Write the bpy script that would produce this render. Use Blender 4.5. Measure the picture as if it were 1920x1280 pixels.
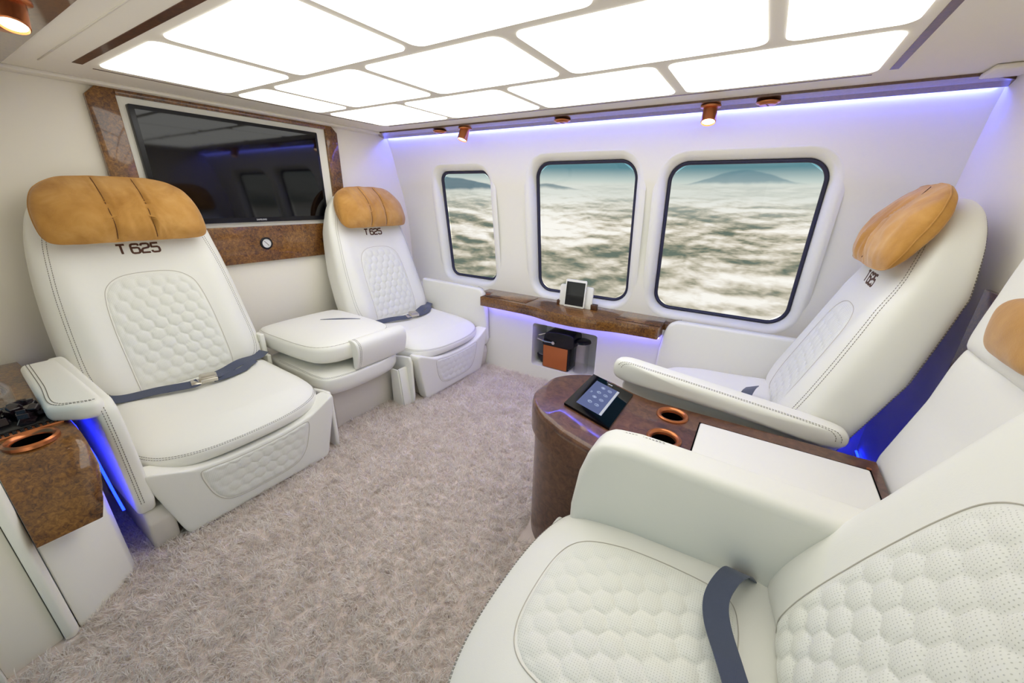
import bpy, bmesh, math, random
import numpy as np
from mathutils import Vector, Matrix, noise as mn
random.seed(4); rng = np.random.default_rng(7)
PI = math.pi
for o in list(bpy.data.objects): bpy.data.objects.remove(o)
SC = bpy.context.scene
COL = SC.collection
# ------------------------------------------------------------------ camera
yaw, pit, rol = -5.55240132e-01, -3.57494020e-01, 2.16591050e-02
d = Vector((math.sin(yaw)*math.cos(pit), math.cos(yaw)*math.cos(pit), math.sin(pit)))
r = Vector((math.cos(yaw), -math.sin(yaw), 0)); u = r.cross(d)
c_, s_ = math.cos(rol), math.sin(rol)
r2 = c_*r + s_*u; u2 = -s_*r + c_*u
cam = bpy.data.cameras.new('camera'); cam.sensor_width = 36; cam.lens = 36*721.3/1920
cam.clip_start = .02; cam.clip_end = 500
co = bpy.data.objects.new('camera', cam); COL.objects.link(co)
M = Matrix((r2, u2, -d)).transposed().to_4x4(); M.translation = Vector((0, 0, 1.2))
co.matrix_world = M
SC.camera = co
SC.view_settings.view_transform = 'Standard'; SC.view_settings.look = 'None'
SC.view_settings.gamma = 1; SC.view_settings.use_curve_mapping = False
SC.view_settings.exposure = 0.0

def lin(c):
    return tuple((x/255/12.92 if x/255 <= .04045 else ((x/255+.055)/1.055)**2.4) for x in c)
# ------------------------------------------------------------------ world: clear upper air over a sea of cloud
W = bpy.data.worlds.new('world'); SC.world = W; W.use_nodes = True
nt = W.node_tree; nt.nodes.clear()
class NB:
    def __init__(s, nt): s.nt = nt; s.n = nt.nodes; s.l = nt.links
    def N(s, t, **kw):
        n = s.n.new(t)
        for k, v in kw.items(): setattr(n, k, v)
        return n
    def put(s, sock, v):
        if isinstance(v, bpy.types.NodeSocket): s.l.new(v, sock)
        elif v is not None: sock.default_value = v
    def math(s, op, a, b=None, c=None, clamp=False):
        n = s.N('ShaderNodeMath', operation=op, use_clamp=clamp)
        s.put(n.inputs[0], a); s.put(n.inputs[1], b); s.put(n.inputs[2], c); return n.outputs[0]
    def mix(s, f, a, b):
        n = s.N('ShaderNodeMix', data_type='RGBA'); s.put(n.inputs[0], f); s.put(n.inputs[6], a); s.put(n.inputs[7], b); return n.outputs[2]
    def ramp(s, f, stops, interp='LINEAR'):
        n = s.N('ShaderNodeValToRGB'); s.put(n.inputs[0], f); cr = n.color_ramp; cr.interpolation = interp
        while len(cr.elements) < len(stops): cr.elements.new(.5)
        for e, (p, c) in zip(cr.elements, stops):
            e.position = p; e.color = (*c, 1) if len(c) == 3 else c
        return n.outputs[0]
    def noise(s, vec, scale, detail=4, rough=.5, dist=0.0):
        n = s.N('ShaderNodeTexNoise'); s.put(n.inputs['Vector'], vec); n.inputs['Scale'].default_value = scale
        n.inputs['Detail'].default_value = detail; n.inputs['Roughness'].default_value = rough; n.inputs['Distortion'].default_value = dist
        return n.outputs[0]
    def vmath(s, op, a, b=None):
        n = s.N('ShaderNodeVectorMath', operation=op); s.put(n.inputs[0], a); s.put(n.inputs[1], b); return n.outputs[0]
b = NB(nt)
tc = b.N('ShaderNodeTexCoord').outputs['Generated']
sep = b.N('ShaderNodeSeparateXYZ'); nt.links.new(tc, sep.inputs[0]); X, Y, Z = sep.outputs; Z = b.math('SUBTRACT', Z, .034)
down = b.math('MAXIMUM', b.math('MULTIPLY', Z, -1), 0.0)
comb = b.N('ShaderNodeCombineXYZ')
b.put(comb.inputs[0], b.math('DIVIDE', X, b.math('ADD', down, .15))); b.put(comb.inputs[1], b.math('MULTIPLY', b.math('DIVIDE', Y, b.math('ADD', down, .15)), 1.1))
P_ = comb.outputs[0]
def billow(P):
    tot = None
    for sc, am in ((.7, .58), (1.7, .30), (3.9, .16), (8.5, .09), (18, .045)):
        n = b.noise(P, sc, 2, .5, .15)
        v = b.math('MULTIPLY', b.math('ABSOLUTE', b.math('SUBTRACT', b.math('MULTIPLY', n, 2), 1)), am*2.6)
        tot = v if tot is None else b.math('ADD', tot, v)
    return tot
n1 = billow(P_)
n2 = billow(b.vmath('ADD', P_, (-.04, .13, 0.0)))
big = b.noise(P_, .62, 3, .5)
relief_shade = b.math('MULTIPLY', b.math('SUBTRACT', n1, n2), 1.3)  # light and shaded sides of the clouds put into the colour by offset noise
val = b.math('ADD', b.math('ADD', relief_shade, b.math('MULTIPLY', b.math('SUBTRACT', n1, .45), .55)), b.math('ADD', b.math('MULTIPLY', b.math('SUBTRACT', big, .5), 3.2), .63), clamp=True)
cl = b.ramp(val, [(0, lin((104, 118, 106))), (.22, lin((150, 150, 130))), (.45, lin((198, 192, 172))), (.7, lin((232, 226, 212))), (1, lin((254, 252, 244)))])
haze = b.ramp(down, [(0.02, (.85, .85, .85)), (.045, (.4, .4, .4)), (.09, (0, 0, 0))])
lo = b.mix(haze, cl, (*lin((216, 222, 214)), 1))
sky = b.ramp(Z, [(0, lin((214, 222, 214))), (.008, lin((196, 210, 204))), (.034, lin((92, 138, 148))), (.25, lin((60, 104, 124))), (1, lin((40, 80, 110)))])
# far hills breaking through near the horizon
hn = b.noise(tc, 11, 5, .55)
az = b.math('ARCTAN2', X, Y)
def bump_(c0, w0, h0):
    q = b.math('DIVIDE', b.math('SUBTRACT', az, c0), w0)
    return b.math('MULTIPLY', b.math('EXPONENT', b.math('MULTIPLY', b.math('MULTIPLY', q, q), -1)), h0)
def ridge(c0, w0, h0, foot):
    hh = b.math('ADD', bump_(c0, w0, h0), b.math('MULTIPLY', b.math('SUBTRACT', hn, .5), .014))
    hi = b.math('MULTIPLY', b.math('SUBTRACT', b.math('ADD', hh, foot), Z), 350, clamp=True)
    lo_ = b.math('MULTIPLY', b.math('SUBTRACT', Z, b.math('ADD', foot, b.math('MULTIPLY', b.math('SUBTRACT', hn, .5), .02))), 160, clamp=True)
    return b.math('MULTIPLY', hi, lo_)
h1 = ridge(-.74, .13, .034, -.020); h2 = ridge(-.47, .055, .013, -.012); h3 = ridge(-.06, .075, .030, .001)
upm = b.math('MULTIPLY_ADD', Z, 80, .5, clamp=True)
c = b.mix(upm, lo, sky)
for h_, k_, cc in ((h1, .85, (72, 108, 124)), (h2, .7, (84, 118, 130)), (h3, .55, (78, 122, 138))):
    c = b.mix(b.math('MULTIPLY', h_, k_), c, (*lin(cc), 1))
bg = b.N('ShaderNodeBackground'); b.put(bg.inputs[0], c); bg.inputs[1].default_value = 1.75
b.l.new(bg.outputs[0], b.N('ShaderNodeOutputWorld').inputs[0])

# ------------------------------------------------------------------ materials
MT = {}
def mat(name, col, rough=.5, metal=0, coat=0, sheen=0, spec=.5, emit=None, estr=0, build=None, trans=0, ior=1.45):
    m = bpy.data.materials.new(name); m.use_nodes = True; MT[name] = m
    nb = NB(m.node_tree); p = m.node_tree.nodes['Principled BSDF']
    p.inputs['Base Color'].default_value = (*lin(col), 1); p.inputs['Roughness'].default_value = rough
    p.inputs['Metallic'].default_value = metal; p.inputs['Coat Weight'].default_value = coat; p.inputs['Coat Roughness'].default_value = .06
    p.inputs['Sheen Weight'].default_value = sheen; p.inputs['Specular IOR Level'].default_value = spec
    p.inputs['Transmission Weight'].default_value = trans; p.inputs['IOR'].default_value = ior
    if emit: p.inputs['Emission Color'].default_value = (*lin(emit), 1); p.inputs['Emission Strength'].default_value = estr
    if build: build(nb, p)
    return m
def bump(nb, p, h, strength=.3, dist=.002):
    n = nb.N('ShaderNodeBump'); n.inputs['Strength'].default_value = strength; n.inputs['Distance'].default_value = dist
    nb.put(n.inputs['Height'], h); nb.l.new(n.outputs[0], p.inputs['Normal'])
def obco(nb): return nb.N('ShaderNodeTexCoord').outputs['Object']
def leather_b(nb, p):
    o = obco(nb)
    v = nb.N('ShaderNodeTexVoronoi'); nb.put(v.inputs['Vector'], o); v.inputs['Scale'].default_value = 420
    h = nb.math('ADD', nb.math('MULTIPLY', v.outputs[0], .35), nb.math('MULTIPLY', nb.noise(o, 14, 3), 4))
    bump(nb, p, h, .12, .0015)
mat('leather', (237, 235, 226), .42, spec=.4, build=leather_b)
def perf_b(nb, p, ax=2):
    o = obco(nb); s = nb.N('ShaderNodeSeparateXYZ'); nb.put(s.inputs[0], o)
    u_ = nb.math('MULTIPLY', s.outputs[ax], 1.05)
    k = 2*PI/.0052
    a = nb.math('COSINE', nb.math('MULTIPLY', s.outputs[1], k)); c2 = nb.math('COSINE', nb.math('MULTIPLY', u_, k))
    dot = nb.math('MULTIPLY', nb.math('SUBTRACT', nb.math('ADD', a, c2), 1.35), 2.2, clamp=True)
    nb.put(p.inputs['Base Color'], nb.mix(nb.math('MULTIPLY', dot, .42), (*lin((236, 235, 226)), 1), (*lin((150, 144, 132)), 1)))
    bump(nb, p, nb.math('MULTIPLY', dot, -1), .5, .001)
mat('perforated_leather', (236, 235, 226), .5, spec=.35, build=lambda nb, p: perf_b(nb, p, 2))
mat('perforated_leather_seat', (236, 235, 226), .5, spec=.35, build=lambda nb, p: perf_b(nb, p, 0))
mat('stitch_thread', (128, 121, 110), .7)
mat('seam_line', (196, 189, 176), .8)  # darker cream tone for the inset piping and seam lines
mat('text_brown', (84, 48, 28), .6)
def panel_b(nb, p): bump(nb, p, nb.noise(obco(nb), 60, 4), .06, .002)
mat('white_panel', (242, 239, 228), .55, spec=.3, build=panel_b)
mat('white_fabric', (238, 232, 218), .75, spec=.2, build=panel_b)
mat('ceiling_white', (232, 226, 214), .6, spec=.3, build=panel_b)
mat('pedestal', (214, 207, 196), .5, spec=.35, build=panel_b)
def burl_b(nb, p, stops, sc=1):
    o = obco(nb)
    w = nb.noise(o, 7*sc, 3, .5, .4)
    n = nb.noise(o, 85*sc, 6, .68, .8)
    f = nb.math('ADD', nb.math('MULTIPLY', n, .8), nb.math('MULTIPLY', w, .35))
    nb.put(p.inputs['Base Color'], nb.ramp(f, stops))
    nb.put(p.inputs['Roughness'], .38)
mat('burl_wood', (90, 50, 20), .35, coat=.85, build=lambda nb, p: burl_b(nb, p, [(.42, lin((50, 28, 10))), (.52, lin((92, 54, 18))), (.62, lin((122, 79, 27))), (.75, lin((150, 104, 44)))]))
mat('console_wood', (90, 50, 30), .35, coat=.6, build=lambda nb, p: burl_b(nb, p, [(.38, lin((56, 32, 18))), (.52, lin((86, 52, 34))), (.66, lin((108, 70, 46))), (.8, lin((126, 86, 56)))], .45))
mat('dark_wood', (66, 38, 20), .4, coat=.3, build=lambda nb, p: burl_b(nb, p, [(.4, lin((44, 24, 12))), (.6, lin((86, 50, 26))), (.8, lin((110, 70, 40)))]))
mat('soffit_wood', (66, 38, 20), .3, coat=1, spec=1, build=lambda nb, p: burl_b(nb, p, [(.4, lin((56, 32, 20))), (.6, lin((90, 56, 34))), (.8, lin((110, 70, 46)))]))
def suede_b(nb, p):
    o = obco(nb); n = nb.noise(o, 9, 5, .6, .5)
    nb.put(p.inputs['Base Color'], nb.ramp(n, [(.3, lin((168, 118, 54))), (.55, lin((190, 140, 72))), (.75, lin((204, 156, 90)))]))
    bump(nb, p, nb.math('ADD', nb.noise(o, 300, 2), nb.math('MULTIPLY', n, 3)), .2, .002)
mat('tan_suede', (190, 130, 50), .85, sheen=.35, spec=.15, build=suede_b)
def belt_b(nb, p):
    n = nb.N('ShaderNodeTexWave'); nb.put(n.inputs['Vector'], obco(nb)); n.inputs['Scale'].default_value = 180
    bump(nb, p, n.outputs[1], .4, .0008)
mat('belt_webbing', (68, 75, 95), .7, sheen=.3, spec=.3, build=belt_b)
mat('buckle_metal', (206, 200, 188), .3, metal=.85)
mat('chrome', (220, 222, 228), .12, metal=1)
mat('copper', (196, 122, 78), .28, metal=.85)
mat('copper_paint', (186, 104, 52), .4, metal=.25)
mat('black_plastic', (14, 14, 18), .25)
mat('black_matte', (5, 4, 4), .9, spec=.05)
mat('screen_glass', (3, 3, 7), .05, spec=.5)
mat('tv_bezel', (16, 16, 24), .3)
mat('gasket', (44, 44, 70), .5)
mat('window_reveal', (240, 238, 230), .4, spec=.4)
mat('gauge_face', (214, 214, 214), .4)
mat('white_plastic', (238, 236, 226), .35)
mat('white_mark', (225, 225, 230), .5)
mat('dark_crystal', (60, 44, 52), .08, trans=.6, ior=1.5)
def em(name, col, s):
    return mat(name, (0, 0, 0), .5, emit=col, estr=s)
em('panel_light', (254, 254, 247), 2.85)
em('led_lilac', (120, 115, 255), 40)
em('led_lilac_upper', (86, 100, 255), 88)
em('led_blue', (10, 30, 255), 17)
em('lamp_glow', (255, 225, 190), 6)
em('display_ui', (92, 104, 148), .8)
em('display_icon', (190, 204, 235), .9)
em('display_bar', (205, 208, 215), .85)
def glass(name, f, tint=1):
    m = bpy.data.materials.new(name); m.use_nodes = True; MT[name] = m; nb = NB(m.node_tree); m.node_tree.nodes.clear()
    t = nb.N('ShaderNodeBsdfTransparent'); t.inputs[0].default_value = (tint, tint, tint, 1); g = nb.N('ShaderNodeBsdfGlossy'); g.inputs['Roughness'].default_value = .02
    mx = nb.N('ShaderNodeMixShader'); mx.inputs[0].default_value = f
    nb.l.new(t.outputs[0], mx.inputs[1]); nb.l.new(g.outputs[0], mx.inputs[2]); nb.l.new(mx.outputs[0], nb.N('ShaderNodeOutputMaterial').inputs[0])
glass('window_glass', .03, .56); glass('clear_glass', .14)
def carpet_b(nb, p):
    n = nb.noise(obco(nb), 9, 4, .6); f = nb.noise(obco(nb), 90, 2, .6)
    nb.put(p.inputs['Base Color'], nb.ramp(nb.math('ADD', nb.math('MULTIPLY', n, .5), nb.math('MULTIPLY', f, .5)), [(.35, lin((222, 212, 202))), (.65, lin((252, 246, 240)))]))
mat('carpet', (205, 192, 182), .9, sheen=.3, spec=.1, build=carpet_b)
def carpet_t():
    m = MT['carpet']; nb = NB(m.node_tree); p = m.node_tree.nodes['Principled BSDF']; out = m.node_tree.nodes['Material Output']
    t = nb.N('ShaderNodeBsdfTranslucent'); nb.l.new(p.inputs['Base Color'].links[0].from_socket, t.inputs[0])
    mx = nb.N('ShaderNodeMixShader'); mx.inputs[0].default_value = .4
    nb.l.new(p.outputs[0], mx.inputs[1]); nb.l.new(t.outputs[0], mx.inputs[2]); nb.l.new(mx.outputs[0], out.inputs[0])
carpet_t()
mat('carpet_base', (214, 198, 188), .95, spec=.05)

# ------------------------------------------------------------------ mesh helpers
def link(name, me, m, parent=None, smooth=True):
    o = bpy.data.objects.new(name, me); COL.objects.link(o)
    if m: me.materials.append(MT[m])
    if smooth: me.polygons.foreach_set('use_smooth', [True]*len(me.polygons))
    if parent: o.parent = parent
    return o
def pym(name, V, F, m, parent=None, smooth=True, sharp=None):
    me = bpy.data.meshes.new(name); me.from_pydata([tuple(v) for v in V], [], [tuple(f) for f in F]); me.validate(); me.update()
    bm = bmesh.new(); bm.from_mesh(me); bmesh.ops.recalc_face_normals(bm, faces=bm.faces)
    if sharp is not None:
        for e in bm.edges:
            if len(e.link_faces) == 2 and e.calc_face_angle(0) > sharp: e.smooth = False
    bm.to_mesh(me); bm.free()
    return link(name, me, m, parent, smooth)
def thing(name, label, cat, loc=(0, 0, 0), rz=0, group=None):
    o = bpy.data.objects.new(name, None); COL.objects.link(o); o.location = loc; o.rotation_euler = (0, 0, rz); o.empty_display_size = .05
    return tag(o, label, cat, group)
def tag(o, label, cat, group=None):
    o['label'] = label; o['category'] = cat
    if group: o['group'] = group
    return o
def struct(o, label=None):
    o['kind'] = 'structure'
    if label: o['label'] = label
    return o
class MB:
    def __init__(s): s.V = []; s.F = []
    def add(s, V, F):
        k = len(s.V); s.V += [tuple(v) for v in V]; s.F += [tuple(i+k for i in f) for f in F]; return s
    def bm(s, bm):
        bm.verts.index_update(); s.add([v.co[:] for v in bm.verts], [[v.index for v in f.verts] for f in bm.faces]); bm.free(); return s
    def box(s, x0, x1, y0, y1, z0, z1, bev=0, seg=3, rot=None, at=None):
        bm = bmesh.new(); bmesh.ops.create_cube(bm, size=1)
        for v in bm.verts: v.co = Vector(((x1-x0)*v.co.x, (y1-y0)*v.co.y, (z1-z0)*v.co.z))
        if bev: bmesh.ops.bevel(bm, geom=list(bm.edges), offset=bev, segments=seg, profile=.5, affect='EDGES')
        c = Vector(((x0+x1)/2, (y0+y1)/2, (z0+z1)/2))
        if rot is not None: bmesh.ops.transform(bm, matrix=rot.to_4x4(), verts=bm.verts)
        for v in bm.verts: v.co += c
        return s.bm(bm)
    def prism(s, poly, mp, t0, t1, bev=0, seg=3):
        bm = bmesh.new()
        a = [bm.verts.new(mp(p[0], p[1], t0)) for p in poly]; c = [bm.verts.new(mp(p[0], p[1], t1)) for p in poly]
        n = len(poly); bm.faces.new(a); bm.faces.new(list(reversed(c)))
        for i in range(n): bm.faces.new((a[i], c[i], c[(i+1) % n], a[(i+1) % n]))
        bmesh.ops.recalc_face_normals(bm, faces=bm.faces)
        if bev:
            es = [e for e in bm.edges if e.calc_face_angle(0) > .45]
            bmesh.ops.bevel(bm, geom=es, offset=bev, segments=seg, profile=.5, affect='EDGES', clamp_overlap=True)
        return s.bm(bm)
    def tube(s, pts, r, n=8, closed=False):
        pts = [Vector(p) for p in pts]; N = len(pts); V = []; F = []; up = None
        for i, p in enumerate(pts):
            t = (pts[(i+1) % N]-pts[i-1]) if closed else (pts[min(i+1, N-1)]-pts[max(i-1, 0)])
            t.normalize()
            if up is None: up = Vector((0, 0, 1)) if abs(t.z) < .9 else Vector((1, 0, 0))
            a = t.cross(up).normalized(); bb = a.cross(t).normalized(); up = bb
            rr = r(i/(N-1)) if callable(r) else r
            for k in range(n): V.append(p+rr*(math.cos(2*PI*k/n)*a+math.sin(2*PI*k/n)*bb))
        for i in range(N if closed else N-1):
            j = (i+1) % N
            for k in range(n): F.append((i*n+k, i*n+(k+1) % n, j*n+(k+1) % n, j*n+k))
        if not closed: F.append(list(range(n))); F.append([(N-1)*n+k for k in range(n)][::-1])
        return s.add(V, F)
    def lathe(s, prof, n=40, M=None, cap=True):
        V = []; F = []
        for (rr, z) in prof:
            for k in range(n):
                p = Vector((rr*math.cos(2*PI*k/n), rr*math.sin(2*PI*k/n), z)); V.append(M @ p if M else p)
        for i in range(len(prof)-1):
            for k in range(n): F.append((i*n+k, i*n+(k+1) % n, (i+1)*n+(k+1) % n, (i+1)*n+k))
        if cap and prof[0][0] > 1e-5: F.append([k for k in range(n)][::-1])
        if cap and prof[-1][0] > 1e-5: F.append([(len(prof)-1)*n+k for k in range(n)])
        return s.add(V, F)
    def ribbon(s, pts, nrm, w, t=.001):
        V = []; F = []; N = len(pts); pts = [Vector(p) for p in pts]
        for i, p in enumerate(pts):
            tg = (pts[min(i+1, N-1)]-pts[max(i-1, 0)]).normalized(); n = Vector(nrm[i]); sd = tg.cross(n).normalized(); n = sd.cross(tg).normalized()
            ww = w(i/(N-1)) if callable(w) else w
            V += [p+sd*ww/2, p-sd*ww/2, p-sd*ww/2+n*t, p+sd*ww/2+n*t]
        for i in range(N-1):
            for k in range(4): F.append((4*i+k, 4*i+(k+1) % 4, 4*i+4+(k+1) % 4, 4*i+4+k))
        F += [(0, 1, 2, 3), (4*N-1, 4*N-2, 4*N-3, 4*N-4)]
        return s.add(V, F)
    def build(s, name, m, parent=None, smooth=True, sharp=.6):
        return pym(name, s.V, s.F, m, parent, smooth, sharp)
def spline(pts, n, closed=True):
    P = [np.array(p, float) for p in pts]; N = len(P); out = []
    segs = N if closed else N-1
    for i in range(segs):
        p1 = P[i]; p2 = P[(i+1) % N]
        p0 = P[i-1] if (closed or i > 0) else 2*p1-p2
        p3 = P[(i+2) % N] if (closed or i+2 < N) else 2*p2-p1
        for k in range(16):
            t = k/16; out.append(.5*((2*p1)+(-p0+p2)*t+(2*p0-5*p1+4*p2-p3)*t*t+(-p0+3*p1-3*p2+p3)*t**3))
    if not closed: out.append(P[-1])
    out = np.array(out)
    if closed: out = np.vstack([out, out[:1]])
    L = np.r_[0, np.cumsum(np.linalg.norm(np.diff(out, axis=0), axis=1))]
    s = np.linspace(0, L[-1], n+1)[:-1] if closed else np.linspace(0, L[-1], n)
    return np.stack([np.interp(s, L, out[:, k]) for k in range(out.shape[1])], 1)
def mirror(half):   # half outline with a >= 0, first and last on the axis
    return list(half) + [(-a, b_) for a, b_ in reversed(half[1:-1])]
def rrect(a0, a1, b0, b1, rad, k=6):
    out = []
    for cx, cy, st in ((a1-rad, b1-rad, 0), (a0+rad, b1-rad, 90), (a0+rad, b0+rad, 180), (a1-rad, b0+rad, 270)):
        for i in range(k+1):
            t = math.radians(st+90*i/k); out.append((cx+rad*math.cos(t), cy+rad*math.sin(t)))
    return out
class Pad:
    """a cushion grown from an outline: front(a,b) and back(a,b) give heights, rim(a,b) the height of the edge"""
    def __init__(s, outline, center, rim, front, back, mp, p=4, n=128, raw=False, pb=None):
        s.o = np.array(outline) if raw else spline(outline, n); s.c = np.array(center, float); s.rim = rim; s.f = front; s.b = back; s.mp = mp; s.p = p; s.pb = pb or p
        dd = s.o-s.c; s.ang = np.arctan2(dd[:, 1], dd[:, 0]); s.rad = np.hypot(dd[:, 0], dd[:, 1])
        k = np.argsort(s.ang); s.ang = s.ang[k]; s.rad = s.rad[k]
    def rho(s, a, b_):
        t = math.atan2(b_-s.c[1], a-s.c[0]); R = np.interp(t, s.ang, s.rad, period=2*PI); return min(1, math.hypot(a-s.c[0], b_-s.c[1])/R)
    def height(s, a, b_, side=1, h=None):
        pp = s.p if side > 0 else s.pb
        if h is None: h = max(0, 1-s.rho(a, b_)**pp)**(1/pp)
        e = s.rim(a, b_); return e+((s.f if side > 0 else s.b)(a, b_)-e)*h
    def pt(s, a, b_, side=1, off=0):
        p = Vector(s.mp(a, b_, s.height(a, b_, side)))
        if off: p += s.nrm(a, b_, side)*off
        return p
    def nrm(s, a, b_, side=1):
        e = .003; P0 = Vector(s.mp(a, b_, s.height(a, b_, side)))
        A = Vector(s.mp(a+e, b_, s.height(a+e, b_, side)))-Vector(s.mp(a-e, b_, s.height(a-e, b_, side)))
        B = Vector(s.mp(a, b_+e, s.height(a, b_+e, side)))-Vector(s.mp(a, b_-e, s.height(a, b_-e, side)))
        n = A.cross(B).normalized(); ref = Vector(s.mp(a, b_, 1))-Vector(s.mp(a, b_, 0))
        return n if n.dot(ref)*side > 0 else -n
    def ringpt(s, i, phi, side):
        pp = s.p if side > 0 else s.pb
        rho = math.cos(phi)**(2/pp) if phi < PI/2-1e-6 else 0; h = math.sin(phi)**(2/pp) if phi > 0 else 0
        a, b_ = s.c+rho*(s.o[i % len(s.o)]-s.c); return Vector(s.mp(a, b_, s.height(a, b_, side, h)))
    def mesh(s, name, m, parent, rings=18, disp=None):
        n = len(s.o); V = []; F = []
        def ring(phi, side):
            k = len(V)
            for i in range(n):
                p = s.ringpt(i, phi, side)
                V.append(p)
            return k
        def ringr(rho, side):
            k = len(V)
            for i in range(n):
                a, b_ = s.c+rho*(s.o[i]-s.c); pp = s.p if side > 0 else s.pb
                V.append(Vector(s.mp(a, b_, s.height(a, b_, side, (1-rho**pp)**(1/pp)))))
            return k
        def plan(side):
            pp = s.p if side > 0 else s.pb; out = []; last = 1
            for j in range(1, rings):
                rho = math.cos(PI/2*j/rings)**(2/pp)
                if last-rho > .045: break
                out.append(('p', PI/2*j/rings)); last = rho
            m_ = max(2, int(last/.045))
            return out+[('r', last*(m_-k)/m_) for k in range(1, m_)]
        go = lambda q_, side: ring(q_[1], side) if q_[0] == 'p' else ringr(q_[1], side)
        rs = [go(q_, -1) for q_ in reversed(plan(-1))] + [ring(0, 1)] + [go(q_, 1) for q_ in plan(1)]
        for q in range(len(rs)-1):
            for i in range(n): F.append((rs[q]+i, rs[q]+(i+1) % n, rs[q+1]+(i+1) % n, rs[q+1]+i))
        k = len(V); V.append(Vector(s.mp(*s.c, s.b(*s.c)))); V.append(Vector(s.mp(*s.c, s.f(*s.c))))
        for i in range(n): F.append((rs[0]+(i+1) % n, rs[0]+i, k)); F.append((rs[-1]+i, rs[-1]+(i+1) % n, k+1))
        if disp: V = [v+disp(v) for v in V]
        return pym(name, V, F, m, parent)
    def seam(s, mb, phi, side, i0, i1, w=.0016, dash=.0055, gap=.003, lift=.0006):
        pts = [s.ringpt(i, phi, side) for i in range(i0, i1+1)]
        mid = [s.ringpt(i, min(phi+.05, PI/2), side) for i in range(i0, i1+1)]
        mo = [s.ringpt(i, max(phi-.05, 0), side) for i in range(i0, i1+1)]
        N = []
        cc = Vector(s.mp(*s.c, s.rim(*s.c)))
        for k in range(len(pts)):
            t = pts[min(k+1, len(pts)-1)]-pts[max(k-1, 0)]; x = (mid[k]-mo[k]).cross(t).normalized()
            if x.dot(pts[k]-cc) < 0: x = -x
            N.append(x)
        dashes(mb, pts, N, w, dash, gap, lift)
def dashes(mb, pts, N, w=.0016, dash=.0055, gap=.003, lift=.0006):
    A = np.array([p[:] for p in pts]); B = np.array([n[:] for n in N]); L = np.r_[0, np.cumsum(np.linalg.norm(np.diff(A, axis=0), axis=1))]
    s = 0
    while s+dash < L[-1]:
        q = [Vector([np.interp(x, L, A[:, k]) for k in range(3)]) for x in (s, s+dash)]
        n = Vector([np.interp(s, L, B[:, k]) for k in range(3)]).normalized()
        mb.ribbon([q[0]+n*lift*-.5, q[1]+n*lift*-.5], [n, n], w, lift*1.8); s += dash+gap
def offset_curve_mesh(name, pts, r, m, parent, closed=True, n=6):
    return MB().tube(pts, r, n, closed).build(name, m, parent)
def text_mesh(txt, size):
    cu = bpy.data.curves.new('t', 'FONT'); cu.body = txt; cu.size = size; cu.align_x = 'CENTER'; cu.extrude = .0004
    o = bpy.data.objects.new('t', cu); COL.objects.link(o); dg = bpy.context.evaluated_depsgraph_get()
    me = bpy.data.meshes.new_from_object(o.evaluated_get(dg)); V = [v.co.copy() for v in me.vertices]; F = [list(p.vertices) for p in me.polygons]
    bpy.data.objects.remove(o); bpy.data.meshes.remove(me); return V, F

def bore(o, holes):
    for x, y, z0, z1, r_ in holes:
        c = MB().lathe([(0, z0), (r_, z0), (r_, z1), (0, z1)], 48, Matrix.Translation((x, y, 0))).build('bore', None, None, False); c.parent = o.parent
        md = o.modifiers.new('b', 'BOOLEAN'); md.object = c; md.operation = 'DIFFERENCE'; md.solver = 'EXACT'
        dg = bpy.context.evaluated_depsgraph_get(); me = bpy.data.meshes.new_from_object(o.evaluated_get(dg)); o.modifiers.clear(); o.data = me
        bpy.data.objects.remove(c)
# ------------------------------------------------------------------ room shell
CZ = 1.606; XL, XR = -2.45, .59
fl = struct(MB().box(XL-.1, XR+.4, -.45, 2.5, -.05, 0).build('floor', 'carpet_base', smooth=False))
cg = struct(MB().box(XL-.1, XR+.4, -.45, 2.3, CZ, CZ+.06).build('ceiling', 'ceiling_white', smooth=False))
struct(MB().box(XL-.1, XL, -.45, 2.5, 0, CZ).build('wall_left', 'white_fabric', smooth=False))
struct(MB().box(XR, XR+.1, -.45, 2.5, 0, CZ).build('wall_right', 'white_fabric', smooth=False))
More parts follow.
